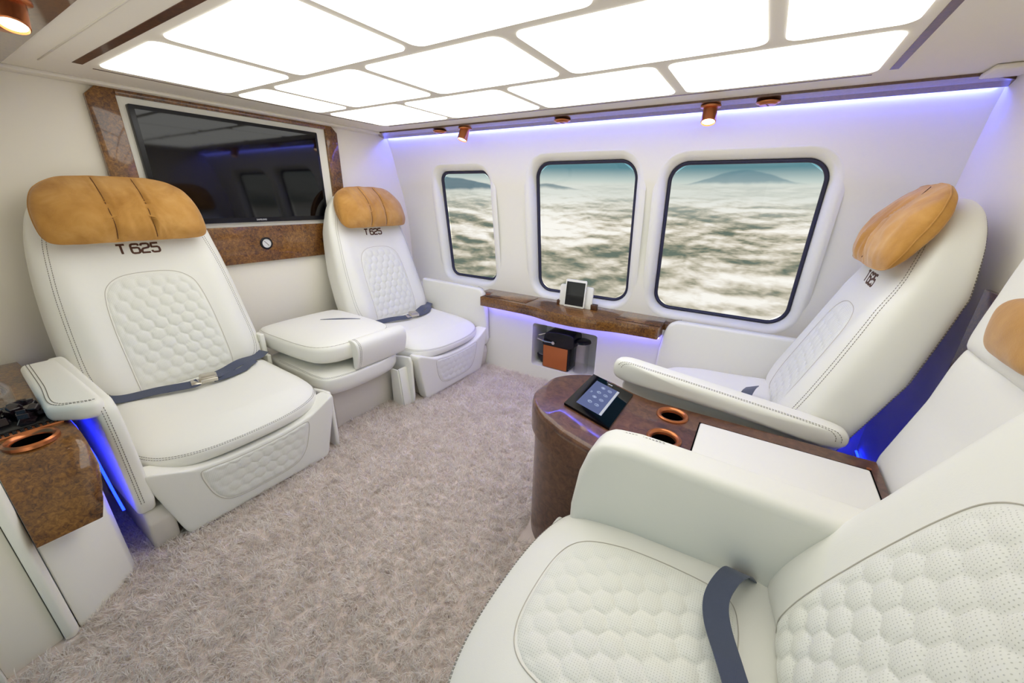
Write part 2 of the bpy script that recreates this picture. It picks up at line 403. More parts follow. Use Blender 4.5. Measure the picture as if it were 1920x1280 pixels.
# far wall: upper curved shell with three rounded openings
prof = spline([(1.606, 2.150), (1.56, 2.170), (1.51, 2.192), (1.4, 2.225), (1.3, 2.25), (1.19, 2.282), (1.0, 2.318), (.8, 2.332), (.5, 2.335)], 80, closed=False)
pz = prof[::-1, 0]; py = prof[::-1, 1]
def wy(z): return float(np.interp(z, pz, py))
WIN = [(-2.08, -1.606, .595, 1.378), (-1.285, -.628, .580, 1.42), (-.492, .212, .585, 1.402)]   # openings at the wall surface
def wr(i): return .085 if i == 0 else .11
def far_wall():
    bm = bmesh.new(); z0, z1 = .5, CZ
    outer = [(XL, z0)]
    def ring(pts):
        vs = [bm.verts.new((x, 0, z)) for x, z in pts]
        return [bm.edges.new((vs[i], vs[(i+1) % len(vs)])) for i in range(len(vs))]
    xs = np.linspace(XL, XR, 30); zs = np.linspace(z0, z1, 12)
    loop = [(x, z0) for x in xs]+[(XR, z) for z in zs[1:]]+[(x, z1) for x in xs[::-1][1:]]+[(XL, z) for z in zs[::-1][1:-1]]
    es = ring(loop)
    for i, w in enumerate(WIN): es += ring(rrect(w[0]-.032, w[1]+.032, w[2]-.030, w[3]+.032, wr(i)+.032, 12))
    bmesh.ops.triangle_fill(bm, use_beauty=True, use_dissolve=False, edges=es)
    # horizontal cuts so that the sheet can follow the curved section
    for z in np.linspace(z0, z1, 40)[1:-1]:
        bmesh.ops.bisect_plane(bm, geom=bm.verts[:]+bm.edges[:]+bm.faces[:], plane_co=(0, 0, z), plane_no=(0, 0, 1))
    for v in bm.verts: v.co.y = wy(v.co.z)
    bmesh.ops.recalc_face_normals(bm, faces=bm.faces)
    me = bpy.data.meshes.new('wall_far'); bm.to_mesh(me); bm.free()
    o = link('wall_far', me, 'white_panel'); return struct(o)
far_wall()
# lower far wall with the niche for the coffee machine
NI = (-1.2, -.738, .10, .405)
def lower_wall():
    bm = bmesh.new(); yw = 2.2
    def ring(pts, y):
        vs = [bm.verts.new((x, y, z)) for x, z in pts]; return vs, [bm.edges.new((vs[i], vs[(i+1) % len(vs)])) for i in range(len(vs))]
    _, e1 = ring([(XL, 0), (XR, 0), (XR, .52), (XL, .52)], yw)
    v2, e2 = ring(rrect(NI[0], NI[1], NI[2], NI[3], .02, 4), yw)
    bmesh.ops.triangle_fill(bm, use_beauty=True, edges=e1+e2)
    v3 = [bm.verts.new((v.co.x, yw+.22, v.co.z)) for v in v2]; n = len(v2)
    for i in range(n): bm.faces.new((v2[i], v2[(i+1) % n], v3[(i+1) % n], v3[i]))
    bm.faces.new(v3)
    bmesh.ops.recalc_face_normals(bm, faces=bm.faces)
    me = bpy.data.meshes.new('wall_far'); bm.to_mesh(me); bm.free(); struct(link('wall_far', me, 'white_panel', smooth=False))
lower_wall()
# windows: flared white reveal, dark rubber gasket, pane
for i, w in enumerate(WIN):
    wo = bpy.data.objects.new('window_%d' % (i+1), None); COL.objects.link(wo); wo['kind'] = 'structure'
    wo.location = ((w[0]+w[1])/2, 2.3, .6); ox, oy, oz = wo.location
    R = wr(i); V = []; F = []
    steps = [(-.050, .006), (-.040, .002), (-.0325, -.0005), (-.022, .001), (-.012, .005), (-.004, .012), (.003, .024), (.008, .040), (.011, .070)]   # (inset, depth past wall)
    rings = []
    for ins, dep in steps:
        pts = rrect(w[0]+ins, w[1]-ins, w[2]+ins, w[3]-ins, max(.02, R-ins), 12); rings.append(len(V))
        for x, z in pts: V.append((x-ox, wy(z)+dep-oy, z-oz))
    n = len(pts)
    for q in range(len(steps)-1):
        for k in range(n): F.append((rings[q]+k, rings[q]+(k+1) % n, rings[q+1]+(k+1) % n, rings[q+1]+k))
    pym('window_frame', V, F, 'window_reveal', wo)
    V = []; F = []; rings = []
    for ins, dep in [(.0105, .066), (.012, .056), (.018, .053), (.026, .056), (.028, .07)]:
        pts = rrect(w[0]+ins, w[1]-ins, w[2]+ins, w[3]-ins, max(.02, R-ins), 12); rings.append(len(V))
        for x, z in pts: V.append((x-ox, wy(z)+dep-oy, z-oz))
    for q in range(4):
        for k in range(n): F.append((rings[q]+k, rings[q]+(k+1) % n, rings[q+1]+(k+1) % n, rings[q+1]+k))
    pym('window_gasket', V, F, 'gasket', wo)
    # pane follows the hull curve
    zs = np.linspace(w[2]+.02, w[3]-.02, 14); V = []; F = []
    for z in zs:
        hw = (w[1]-w[0])/2-.018
        dz = min(z-(w[2]+.02), (w[3]-.02)-z)
        if dz < R-.02: hw -= (R-.02)-math.sqrt(max(0, (R-.02)**2-((R-.02)-dz)**2))
        V += [(-hw, wy(z)+.066-oy, z-oz), (hw, wy(z)+.066-oy, z-oz)]
    for k in range(len(zs)-1): F.append((2*k, 2*k+1, 2*k+3, 2*k+2))
    pym('window_pane', V, F, 'window_glass', wo)

# soffit above the windows and its mirror over the door side
def soffit(name, ys, label):
    y0, y1 = ys; x0, x1 = XL+.06, XR-.085; sg = 1 if y1 > y0 else -1
    # section: thin wooden lip at the front edge, underside falling gently towards the hull
    V = []
    for (xa, ya) in ((x0, y0), (x1, y0)): V += [(xa, ya, CZ+.001), (xa, ya, CZ-.009)]
    for (xa, ya) in ((XL, y0+.06*sg), (XR, y0+.06*sg)): V += [(xa, ya, CZ+.001), (xa, ya, CZ-.016)]
    for (xa, ya) in ((XL, y1), (XR, y1)): V += [(xa, ya, CZ+.001), (xa, ya, CZ-.027)]
    F = [(0, 1, 3, 2), (0, 4, 5, 1), (2, 3, 7, 6), (4, 8, 9, 5), (6, 7, 11, 10), (8, 10, 11, 9), (1, 5, 7, 3), (5, 9, 11, 7), (0, 2, 6, 4), (4, 6, 10, 8)]
    return struct(pym(name, V, F, 'soffit_wood', smooth=False), label)
soffit('trim_1', (2.036, 2.138), 'dark wood soffit running above the three windows')
soffit('trim_2', (.387, .24), 'dark wood soffit above the door side')
struct(MB().box(XR-.10, XR-.005, 1.93, 2.05, CZ-.016, CZ-.001, .006).build('trim_3', 'ceiling_white'))
# ceiling flanks: shallow steps and wood-lined slots round the light field
def slot(i, x0, x1, y0, y1, m='dark_wood'):
    struct(MB().box(x0, x1, y0, y1, CZ-.0012, CZ+.002).build('trim_%d' % i, m, smooth=False))
slot(4, -2.13, .2, 1.902, 1.911); slot(5, .236, .258, .45, 1.862); slot(6, -2.13, .15, .520, .546); slot(7, -2.171, -2.163, .58, 1.82)
struct(MB().box(XL, XL+.075, .387, 2.05, CZ-.012, CZ+.001, .004).build('trim_8', 'ceiling_white'))
struct(MB().box(-2.2, .2, .452, .456, CZ-.002, CZ+.001).build('trim_9', 'ceiling_white'))
# near upper wall / header behind the soffit
hp = [(.24, CZ), (.24, CZ-.03), (.20, 1.5), (.12, 1.3), (.03, 1.0), (.0, .60), (-.06, .60), (-.03, 1.0), (.06, 1.3), (.14, 1.5), (.18, CZ)]
struct(MB().prism(hp, lambda a, b_, t: (t, a, b_), XL, -1.95).build('wall_near', 'white_panel', smooth=False))

# LED strips
def led(name, pts, r, m, label, cat='light strip'):
    return tag(MB().tube(pts, r, 6).build(name, m), label, cat)
led('led_strip', [(XL+.02, 2.1485, CZ-.0195), (XR-.02, 2.1485, CZ-.0195)], .0035, 'led_lilac_upper', 'lilac light strip hidden behind the wooden soffit above the windows')

# light panels in the ceiling
rows = [(.572, .995, [(-2.115, -1.60), (-1.555, -.985), (-.962, -.405), (-.38, .21)], 'in the row nearest the door side'),
        (1.025, 1.44, [(-2.135, -1.875), (-1.84, -1.305), (-1.272, -.700), (-.668, -.085), (-.058, .212)], 'in the middle row'),
        (1.478, 1.872, [(-2.135, -1.59), (-1.565, -1.012), (-.988, -.400), (-.372, .212)], 'in the row beside the windows')]
ordn = ['nearest the screen wall', 'second from the screen wall', 'third from the screen wall', 'fourth from the screen wall', 'fifth from the screen wall']
for y0, y1, cols, rn in rows:
    for j, (x0, x1) in enumerate(cols):
        bm_ = MB().prism(rrect(x0+.006, x1-.006, y0+.006, y1-.006, .035, 6), lambda a, b_, t: (a, b_, t), CZ-.004, CZ+.001, .0018, 2)
        tag(bm_.build('ceiling_light', 'panel_light'), 'glowing frosted ceiling panel %s, %s' % (rn, ordn[j]), 'ceiling light', 'frosted light panels in the ceiling')

# ------------------------------------------------------------------ screen wall
tvf = thing('wall_panel', 'burl wood surround with cream inset framing the television', 'wall panel', (XL, 1.178, .82))
def yz(x, off=(XL, 1.178, .82)): return lambda a, b_, t: (t, a-off[1], b_-off[2])
m_ = MB()
outer = [(.63, .82), (.60, 1.22), (.632, 1.56), (.672, 1.603), (1.68, 1.603), (1.728, 1.56), (1.745, 1.2), (1.71, .82)]
# outer frame as four strips with wood lower band
inn = (.695, 1.655, 1.02, 1.572)
m_.prism([(.60, .822), (.60, 1.56), (.645, 1.603), (inn[0], 1.603), (inn[0], .822)], yz(0), 0, .028, .003)
m_.prism([(inn[1], .822), (inn[1], 1.603), (1.69, 1.603), (1.735, 1.56), (1.735, .822)], yz(0), 0, .028, .003)
m_.prism([(inn[0], inn[3]), (inn[0], 1.603), (inn[1], 1.603), (inn[1], inn[3])], yz(0), 0, .028, .003)
m_.prism([(inn[0], .822), (inn[0], inn[2]), (inn[1], inn[2]), (inn[1], .822)], yz(0), 0, .028, .003)
m_.build('frame', 'burl_wood', tvf)
MB().prism([(inn[0], inn[2]), (inn[0], inn[3]), (inn[1], inn[3]), (inn[1], inn[2])], yz(0), 0, .012).build('inset', 'white_panel', tvf, smooth=False)
tv = thing('television', 'large black flat screen television on the wall between the left seats', 'television', (XL+.012, 1.155, 1.04))
q = lambda a, b_, t: (t, a-1.155, b_-1.04)
MB().prism(rrect(.722, 1.588, 1.043, 1.545, .006, 3), q, 0, .026, .002, 2).build('bezel', 'tv_bezel', tv)
MB().prism([(.742, 1.068), (.742, 1.528), (1.572, 1.528), (1.572, 1.068)], q, .0262, .0272).build('screen', 'screen_glass', tv, smooth=False)
V, F = text_mesh('SAMSUNG', .012)
pym('brand_mark', [(.0268+v.z, v.x+.02, v.y+.012) for v in V], F, 'white_mark', tv, False)
ga = thing('gauge', 'small round white gauge set in the burl wood below the television', 'gauge', (XL+.028, 1.178, .924))
Mx = Matrix.Rotation(PI/2, 4, 'Y')
MB().lathe([(0, 0), (.034, 0), (.034, .005), (.029, .010), (.025, .010), (.025, .004), (0, .004)], 36, Mx).build('bezel', 'tv_bezel', ga)
MB().lathe([(0, .0045), (.0248, .0045), (.0248, .006), (0, .006)], 36, Mx).build('dial', 'gauge_face', ga)
MB().box(.0062, .0072, -.001, .001, -.017, .017, rot=Matrix.Rotation(.7, 3, 'X')).build('needle', 'text_brown', ga)

# ------------------------------------------------------------------ seats
def F_back(z): return float(np.interp(z, [.30, .34, .42, .6, .85, .955, 1.1, 1.16, 1.225], [.36, .375, .365, .295, .207, .172, .133, .12, .10]))
def B_back(z): return float(np.interp(z, [.30, .34, .449, .7, .962, 1.05, 1.225], [.18, .17, .137, .06, .03, .046, .05]))
BACK = mirror([(0, .335), (.15, .335), (.27, .342), (.325, .38), (.345, .46), (.341, .6), (.326, .8), (.306, .95), (.285, 1.05), (.252, 1.13), (.19, 1.19), (.1, 1.22), (0, 1.226)])
def Ff(a, z):
    bol = .028*math.exp(-((abs(a)-.25)/.06)**2)*np.interp(z, [.35, .5, .9, 1.0], [1, 1, .6, 0])
    return F_back(z)+bol-.010*math.exp(-(a/.16)**2)*np.interp(z, [.4, .9, 1], [1, 1, 0])
GL = {'T': [[(0, 1), (.8, 1)], [(.4, 1), (.4, 0)]],
      '6': [[(.88, .80), (.82, .97), (.70, 1), (.22, 1), (.08, .94), (.02, .8), (.02, .2), (.08, .06), (.22, 0), (.7, 0), (.84, .06), (.9, .2), (.9, .40), (.84, .54), (.7, .6), (.05, .6)]],
      '2': [[(.04, .78), (.06, .94), (.2, 1), (.7, 1), (.86, .93), (.9, .78), (.88, .62), (.75, .54), (.22, .46), (.06, .34), (.02, .2), (.02, 0), (.9, 0)]],
      '5': [[(.86, 1), (.08, 1), (.05, .58), (.7, .58), (.86, .5), (.9, .36), (.9, .2), (.84, .06), (.7, 0), (.2, 0), (.06, .06), (.02, .22)]]}
def monogram(pad, parent):
    mb = MB(); hgt = .037; lw = .0078; x = -.066
    for ch in 'T 625':
        if ch == ' ': x += .007; continue
        wd = .0305 if ch != 'T' else .034
        for st in GL[ch]:
            pts = []
            st2 = []
            for (p0, p1) in zip(st[:-1], st[1:]):
                for k in range(3): st2.append((p0[0]+(p1[0]-p0[0])*k/3, p0[1]+(p1[1]-p0[1])*k/3))
            st2.append(st[-1])
            P = [(x+p[0]*wd, .942+p[1]*hgt) for p in st2]
            mb.ribbon([pad.pt(a, b_, 1, -.0004) for a, b_ in P], [pad.nrm(a, b_, 1) for a, b_ in P], lw, .0014)
        x += wd+.0035
    o = mb.build('monogram', 'text_brown', parent, smooth=False); o['label'] = 'dark brown embroidered T 625'
def hexh(a, b_, s):
    # bubble height of a hexagonal quilting, s = cell pitch
    best = []
    r3 = math.sqrt(3)
    ca = a/s; cb = b_/(s*r3/2); j0 = math.floor(cb)
    for j in (j0, j0+1):
        off = .5*(j % 2); i0 = math.floor(ca-off)
        for i in (i0, i0+1): best.append(math.hypot((i+off-ca)*s, (j-cb)*s*r3/2))
    best.sort(); e = (best[1]-best[0])/s
    return 1-math.exp(-e*3.2)
def quilt(pad, outline, center, name, parent, s=.05, amp=.007, base=.0015, rings=46, n=200, m='perforated_leather'):
    O = spline(outline, n); c0 = np.array(center, float); V = []; F = []
    for q in range(rings+1):
        rho = 1-(q/rings)
        for i in range(n):
            a, b_ = c0+rho*(O[i]-c0); edge = min(1, (1-rho)*7)
            off = -.003+(base+.003)*min(1, (1-rho)*18)+amp*hexh(a, b_, s)*edge
            V.append(pad.pt(a, b_, 1, off))
    for q in range(rings):
        for i in range(n): F.append((q*n+i, q*n+(i+1) % n, (q+1)*n+(i+1) % n, (q+1)*n+i))
    o = pym(name, V, F, m, parent); o['label'] = 'honeycomb quilted perforated leather inset'
    pts = [pad.pt(a, b_, 1, .0006) for a, b_ in O]
    MB().tube(pts, .0011, 6, True).build('piping', 'seam_line', o)
    return o
PANEL = mirror([(0, .37), (.1, .37), (.165, .375), (.178, .42), (.179, .55), (.176, .66), (.166, .76), (.145, .82), (.09, .855), (0, .863)])
def arm_outer(parent, sg, flange, front=.885, back=.27, top=.60):
    y0, y1 = (.335, .385)
    m = MB()
    prof = [(back, .20), (back, top), (front-.07, top-.008), (front-.03, top-.035), (front-.012, top-.09), (front, .42), (front+.008, .22), (front-.02, .165), (.5, .165)]
    m.prism(prof, lambda a, b_, t: (a, t*sg, b_), y0, y1, .016, 4)
    o = m.build('armrest', 'leather', parent)
    if flange > .39:
        fp = [(back+.02, y1-.03), (front-.05, y1-.03), (front-.02, y1-.01), (front-.035, y1+.03), (front-.10, flange), (back+.02, flange-.02)]
        fo_ = MB().prism(fp, lambda a, b_, t: (a, b_*sg, t), top-.052, top+.001, .018, 5).build('armrest_flange', 'leather', o)
        s = MB(); e_ = spline([(back+.03, flange-.036), (front-.30, flange-.026), (front-.115, flange-.016), (front-.06, y1+.022), (front-.045, y1-.01)], 40, closed=False)
        for k_ in (0, .008): dashes(s, [Vector((a-k_*.4, sg*(b_-k_), top+.0014)) for a, b_ in e_], [Vector((0, 0, 1))]*40, .0018)
        s.build('stitching', 'stitch_thread', fo_)
    s = MB()
    for dy in (.012, .020):
        pth = [(front-.09, top-.006), (front-.06, top-.012), (front-.03, top-.034), (front-.012, top-.09), (front-.004, .46), (front+.001, .40), (front+.006, .27), (front+.009, .22)]
        pth = spline(pth, 40, closed=False)
        pts = [Vector((a+.0012, sg*(y1-dy), b_+.0012)) for a, b_ in pth]
        N = [Vector((1, 0, .3)).normalized()]*len(pts)
        dashes(s, pts, N, .0018)
    s.build('stitching', 'stitch_thread', o)
    return o
def belt(parent, pts, w=.046, name='seat_belt'):
    P = spline(pts, 40, closed=False); N = [Vector((.35, 0, 1)).normalized()]*len(P)
    return MB().ribbon([Vector(p) for p in P], N, w, .0022).build(name, 'belt_webbing', parent)
def make_seat(label, center, left=True, outer=-1, flange=.39, inner=None, quilted_seat=False, belt_kind='lap', rec=0, insw=1):
    """left: stands at the screen wall facing +x, else at the right wall facing -x. outer: local side of the hull armrest"""
    loc = (XL, center, 0) if left else (.52, center, 0)
    t = thing('cabin_seat', label, 'seat', loc, 0 if left else PI, 'cream leather cabin seats')
    bo_ = lambda z: 0 if left else float(np.interp(z, [.5, .95, 1.05], [0, .04, .055]))
    sh = lambda z: rec*(z-.38)
    back = Pad(BACK, (0, .80), lambda a, z: .5*(F_back(z)+B_back(z)-bo_(z))-sh(z), lambda a, z: Ff(a, z)-sh(z), lambda a, z: B_back(z)-bo_(z)-sh(z), lambda a, b_, h: (h, a, b_), p=3.7 if left or rec == 0 else 3.0, n=160, pb=6)
    bk = back.mesh('backrest', 'leather', t, 22)
    quilt(back, [(a*insw, b_) for a, b_ in PANEL], (0, .62), 'back_inset', bk)
    monogram(back, bk)
    s = MB(); n = 160
    # outline starts at bottom centre, runs up the +y side; skip the bottom edge
    for ph, sd in ((.62, 1), (.70, 1), (.50, -1), (.58, -1)):
        back.seam(s, ph, sd, 16, 76); back.seam(s, ph, sd, 84, 144)
    if rec == 0: s.build('stitching', 'stitch_thread', bk)
    # seat cushion
    CUS = mirror([(0, .28), (.2, .28), (.30, .285), (.333, .34), (.338, .55), (.335, .72), (.315, .80), (.26, .855), (.15, .888), (0, .897)])
    ztop = lambda lx: float(np.interp(lx, [.28, .45, .65, .78, .85, .90], [.425, .405, .395, .378, .352, .325]))
    def cf(a, lx):
        z = ztop(lx)
        z += .014*math.exp(-((abs(a)-.26)/.07)**2)*np.interp(lx, [.3, .45, .8], [1.3, 1, .2])
        z -= .016*math.exp(-(a/.17)**2)*np.interp(lx, [.3, .5, .75, .85], [1, .7, .2, 0])
        return z
    cu = Pad(CUS, (0, .6), lambda a, lx: .292, cf, lambda a, lx: .235, lambda a, b_, h: (b_, a, h), p=3.2, n=160)
    cs = cu.mesh('seat_cushion', 'leather', t, 20)
    s = MB()
    for ph in (.20, .27): cu.seam(s, ph, 1, 30, 130)
    s.build('stitching', 'stitch_thread', cs)
    if quilted_seat:
        quilt(cu, mirror([(0, .40), (.12, .40), (.175, .43), (.19, .53), (.185, .66), (.16, .75), (.1, .79), (0, .80)]), (0, .6), 'cushion_inset', cs, amp=.006, m='perforated_leather_seat')
    # legrest
    lz = 1 if left else .8
    LEG = mirror([(a*(1 if left else .95), b_*lz) for a, b_ in [(0, .010), (.15, .008), (.262, .006), (.285, .02), (.31, .12), (.338, .24), (.346, .295), (.336, .312), (.30, .300), (.22, .268), (.12, .252), (0, .248)]])
    lg = Pad(LEG, (0, .13), lambda a, z: .865, lambda a, z: .888+.02*(z/.3)-.012*(abs(a)/.34)**3, lambda a, z: .80, lambda a, b_, h: (h, a, b_), p=9, n=160)
    lo_ = lg.mesh('legrest', 'leather', t, 16)
    quilt(lg, mirror([(0, .055), (.09, .058), (.145, .075), (.180, .12), (.20, .19), (.205, .235), (.19, .246), (.1, .236), (0, .233)]), (0, .16), 'legrest_inset', lo_, s=.046, amp=.004, rings=26, n=150)
    MB().box(.36, .80, -.26, .26, .0, .24, .01).build('base', 'pedestal', t)
    # side skirts
    for sg in (-1, 1):
        pr = [(.34, 0), (.34, .22), (.78, .30), (.835, .305), (.85, .27), (.852, .05), (.845, 0)] if sg == -outer else [(.34, 0), (.34, .165), (.86, .165), (.875, .12), (.855, 0)]
        y0, y1 = (.347, .368) if sg == -outer else (.30, .375)
        if sg == -outer and not left: continue
        MB().prism(pr, lambda a, b_, tt: (a, tt*sg, b_), y0, y1, .009, 3).build('side_skirt', 'pedestal' if sg == outer else 'leather', t)
    if flange: arm_outer(t, outer, flange)
    if inner == 'pad':
        sg = -outer
        PADO = [(.92, .575), (.915, .545), (.89, .530), (.80, .522), (.5, .505), (.22, .478), (.175, .480), (.160, .505), (.170, .532), (.22, .548), (.5, .578), (.8, .607), (.88, .614), (.91, .603)]
        ap = Pad(PADO, (.55, .545), lambda a, b_: .385*sg, lambda a, b_: .435*sg, lambda a, b_: .335*sg, lambda a, b_, h: (a, h, b_), p=3.2, n=120)
        ao = ap.mesh('armrest', 'leather', t, 12)
        s = MB()
        for ph in (.42, .55): ap.seam(s, ph, 1, 60, 119)
        s.build('stitching', 'stitch_thread', ao)
        MB().prism([(.84, .24), (.88, .50), (.86, .55), (.2, .50), (.2, .24)], lambda a, b_, tt: (a, tt*sg, b_), .350, .392, .01, 3).build('side_panel', 'leather', t)
    if inner == 'wide':
        sg = -outer
        pr = [(.14, .24), (.12, .615), (.68, .628), (.755, .620), (.79, .585), (.815, .50), (.83, .38), (.83, .24)]
        o = MB().prism(pr, lambda a, b_, tt: (a, tt*sg, b_), .245, .352, .038, 6).build('armrest', 'leather', t)
        s = MB(); pth = spline([(.62, .628), (.72, .622), (.770, .600), (.800, .54), (.818, .46), (.827, .38)], 40, closed=False)
        dashes(s, [Vector((a+.001, sg*.325, b_+.001)) for a, b_ in pth], [Vector((1, 0, .6)).normalized()]*40, .0014)
        s.build('stitching', 'stitch_thread', o)
    if belt_kind == 'lap':
        zz = lambda a, lx: cu.pt(a, lx).z+.008
        L_ = [(.37, -.33, .44), (.41, -.26, zz(-.26, .41)+.004), (.455, -.15, zz(-.15, .455)+.012), (.49, -.05, zz(-.05, .49)+.014), (.495, -.02, zz(-.02, .495)+.018)]
        R_ = [(.35, .325, .415), (.39, .27, zz(.27, .39)+.004), (.43, .18, zz(.18, .43)+.016), (.46, .10, zz(.1, .46)+.016), (.485, .045, zz(.045, .485)+.02)]
        b1 = belt(t, L_); b2 = belt(t, R_)
        R3 = [(.50, .03, zz(.03, .5)+.010), (.50, .09, zz(.09, .50)+.006), (.485, .16, zz(.16, .485)+.004), (.46, .20, zz(.2, .46)+.006), (.44, .235, zz(.23, .44)+.004)]
        belt(t, R3, .034)
        rot = Matrix.Rotation(.25, 3, 'Y') @ Matrix.Rotation(-.25, 3, 'Z')
        zc = zz(.02, .49)+.022
        m = MB().box(.465, .515, -.012, .052, zc-.009, zc+.009, .004, 2, rot).box(.470, .510, -.006, .046, zc+.008, zc+.014, .002, 2, rot)
        bu = m.build('buckle', 'buckle_metal', t)
        MB().box(.470, .510, -.045, -.010, zc-.005, zc-.001, .001, 1, rot).build('latch_plate', 'buckle_metal', bu)
    return t, back, cu
s1, BK, CU = make_seat('large cream leather seat in the left foreground with wing armrest beside the wood console', .578, True, -1, .47)
s3, _, _ = make_seat('cream leather seat in the far corner, left of the smallest window', 1.82, True, 1, .39)
s4, _, _ = make_seat('cream leather seat beside the largest window, seen from its side', 1.82, False, -1, .39, 'pad', belt_kind=None)
s5, _, CU5 = make_seat('closest cream leather seat at lower right with quilted cushion and dark belt',   .578, False, 1, 0, 'wide', True, belt_kind=None, rec=.07, insw=.9)
# loose belts of the two right seats (local frame faces -x)
def wl(x, y, z, c=.578): return (.52-x, c-y, z)
def belt5():
    P = [wl(.130, .835, .38), wl(.105, .79, .43), wl(.086, .75, .440), wl(.072, .70, .432), wl(.078, .65, .425), wl(.105, .58, .425), wl(.14, .50, .42)]
    P = spline(P, 50, closed=False); N = []
    for k in range(50): N.append(Vector((.15+.25*math.sin(k/49*5), .25*math.sin(k/49*6.5), 1)).normalized())
    MB().ribbon([Vector(p)+Vector((0, 0, .012)) for p in P], N, .047, .0025).build('seat_belt', 'belt_webbing', s5)
belt5()
P = spline([wl(.10, 1.86, .44, 1.82), wl(.085, 1.78, .452, 1.82), wl(.075, 1.70, .445, 1.82), wl(.085, 1.62, .43, 1.82)], 20, closed=False)
MB().ribbon([Vector(p) for p in P], [Vector((.5, 0, 1)).normalized()]*20, .05, .0025).build('seat_belt', 'belt_webbing', s4)

# pillows on the headrests
def pillow(x, y, rz, label, dirx=1, pinch=.0, seed=0, tilt=0, w=.258, h0=.0, slim=0):
    t = thing('head_pillow', label, 'pillow', (x, y, 1.018 if pinch else 1.0), rz, 'tan suede head pillows')
    O = mirror([(0, 0), (.15, -.001), (.225, .002), (.253, .022), (.260, .07), (.252, .14), (.222, .20), (.16, .236), (.08, .246), (0, .247)])
    O = [(a*w/.258, b_) for a, b_ in O]
    base = lambda z: -z*.46
    lens = lambda z: max(0, 1-abs((z-.122)/.132)**2.2)
    cur = lambda a: -.9*max(0, abs(a)-.10)**2
    def wr_(a, z):
        g = math.exp(-((abs(a)-.07)/.035)**2)
        return (mn.noise(Vector((a*60+seed, z*9+a*20, seed*3.1)))*.0085*g+mn.noise(Vector((a*16+seed, z*7, seed*3.1)))*.004+mn.noise(Vector((a*45+seed, z*14, 2+seed)))*.002)
    T = lambda a: (.050 if pinch else .062)*(1-.8*math.exp(-(a/.040)**2)*pinch)
    f = lambda a, z: base(z)+cur(a)+T(a)*lens(z)-.009*math.exp(-((abs(a)-.062)/.005)**2)*(1-pinch)+wr_(a, z)*1.3
    bk = lambda a, z: base(z)+cur(a)-.040*lens(z)
    p = Pad(O, (0, .125), lambda a, z: base(z)+cur(a), f, bk, lambda a, b_, h: (h, a, b_), p=4, n=180)
    def dsp(v):
        k = mn.noise(Vector((v.y*22+seed, v.z*22, v.x*10)))*.0035; return Vector((k, 0, k*.5))
    o = p.mesh('cushion', 'tan_suede', t, 30, dsp)
    s = MB(); s.tube([p.ringpt(i, .04, 1)+dsp(p.ringpt(i, .04, 1)) for i in range(180)], .0022, 6, True)
    s.build('piping', 'tan_suede', t)
    for sx in ((-.062, .062) if pinch < .5 else (0,)):
        pts = [p.pt(sx, z, 1, .0026)+dsp(p.pt(sx, z, 1)) for z in np.linspace(.012, .24, 30)]; MB().tube(pts, .0012, 5).build('seam', 'text_brown', t)
    return t
pillow(XL+.232, .574, 0, 'tan suede pillow on top of the large left foreground seat', seed=1, w=.262)
pillow(XL+.232, 1.828, 0, 'tan suede pillow on top of the far corner seat', seed=4.3, w=.262)
pillow(.52-.210, 1.80, PI, 'tan suede pillow creased in the middle on the seat by the largest window', pinch=1, seed=7.7, w=.262)

# ------------------------------------------------------------------ folded middle seat (left row)
t = thing('folding_seat', 'cream leather middle seat with its backrest folded down between the left seats', 'seat', (XL, 1.20, 0))
O = mirror([(0, .25), (.2, .25), (.235, .27), (.248, .34), (.248, .6), (.243, .70), (.22, .765), (.12, .795), (0, .80)])
cu = Pad(O, (0, .52), lambda a, lx: .315, lambda a, lx: .375-.03*(lx/.8)**3, lambda a, lx: .20, lambda a, b_, h: (b_, a, h), p=3.4, n=128)
cs = cu.mesh('seat_cushion', 'leather', t, 16); s = MB(); cu.seam(s, .30, 1, 22, 106); cu.seam(s, .38, 1, 22, 106); s.build('stitching', 'stitch_thread', cs)
MB().box(.30, .705, -.17, .245, 0, .23, .008).build('base', 'pedestal', t)
O = mirror([(0, .16), (.2, .16), (.245, .18), (.262, .25), (.262, .45), (.255, .60), (.232, .70), (.17, .755), (.08, .775), (0, .78)])
ftop = lambda a, lx: .513+.012*math.cos(a*5)-.012*(lx/.8)
fb = Pad(O, (0, .47), lambda a, lx: .443, ftop, lambda a, lx: .370, lambda a, b_, h: (b_, a+.012, h), p=3.6, n=150)
fo = fb.mesh('folded_backrest', 'leather', t, 18); s = MB()
for ph in (.42,): fb.seam(s, ph, 1, 6, 144, .0022, .02, .0)
s.build('seam', 'seam_line', fo)
pts = [fb.pt(a, .35+.9*(a+.05), 1, .0008) for a in np.linspace(.0, .16, 14)]
MB().ribbon(pts, [Vector((0, 0, 1))]*14, lambda u_: .004+.016*math.sin(PI*u_), .001).build('zip_flap', 'belt_webbing', fo)
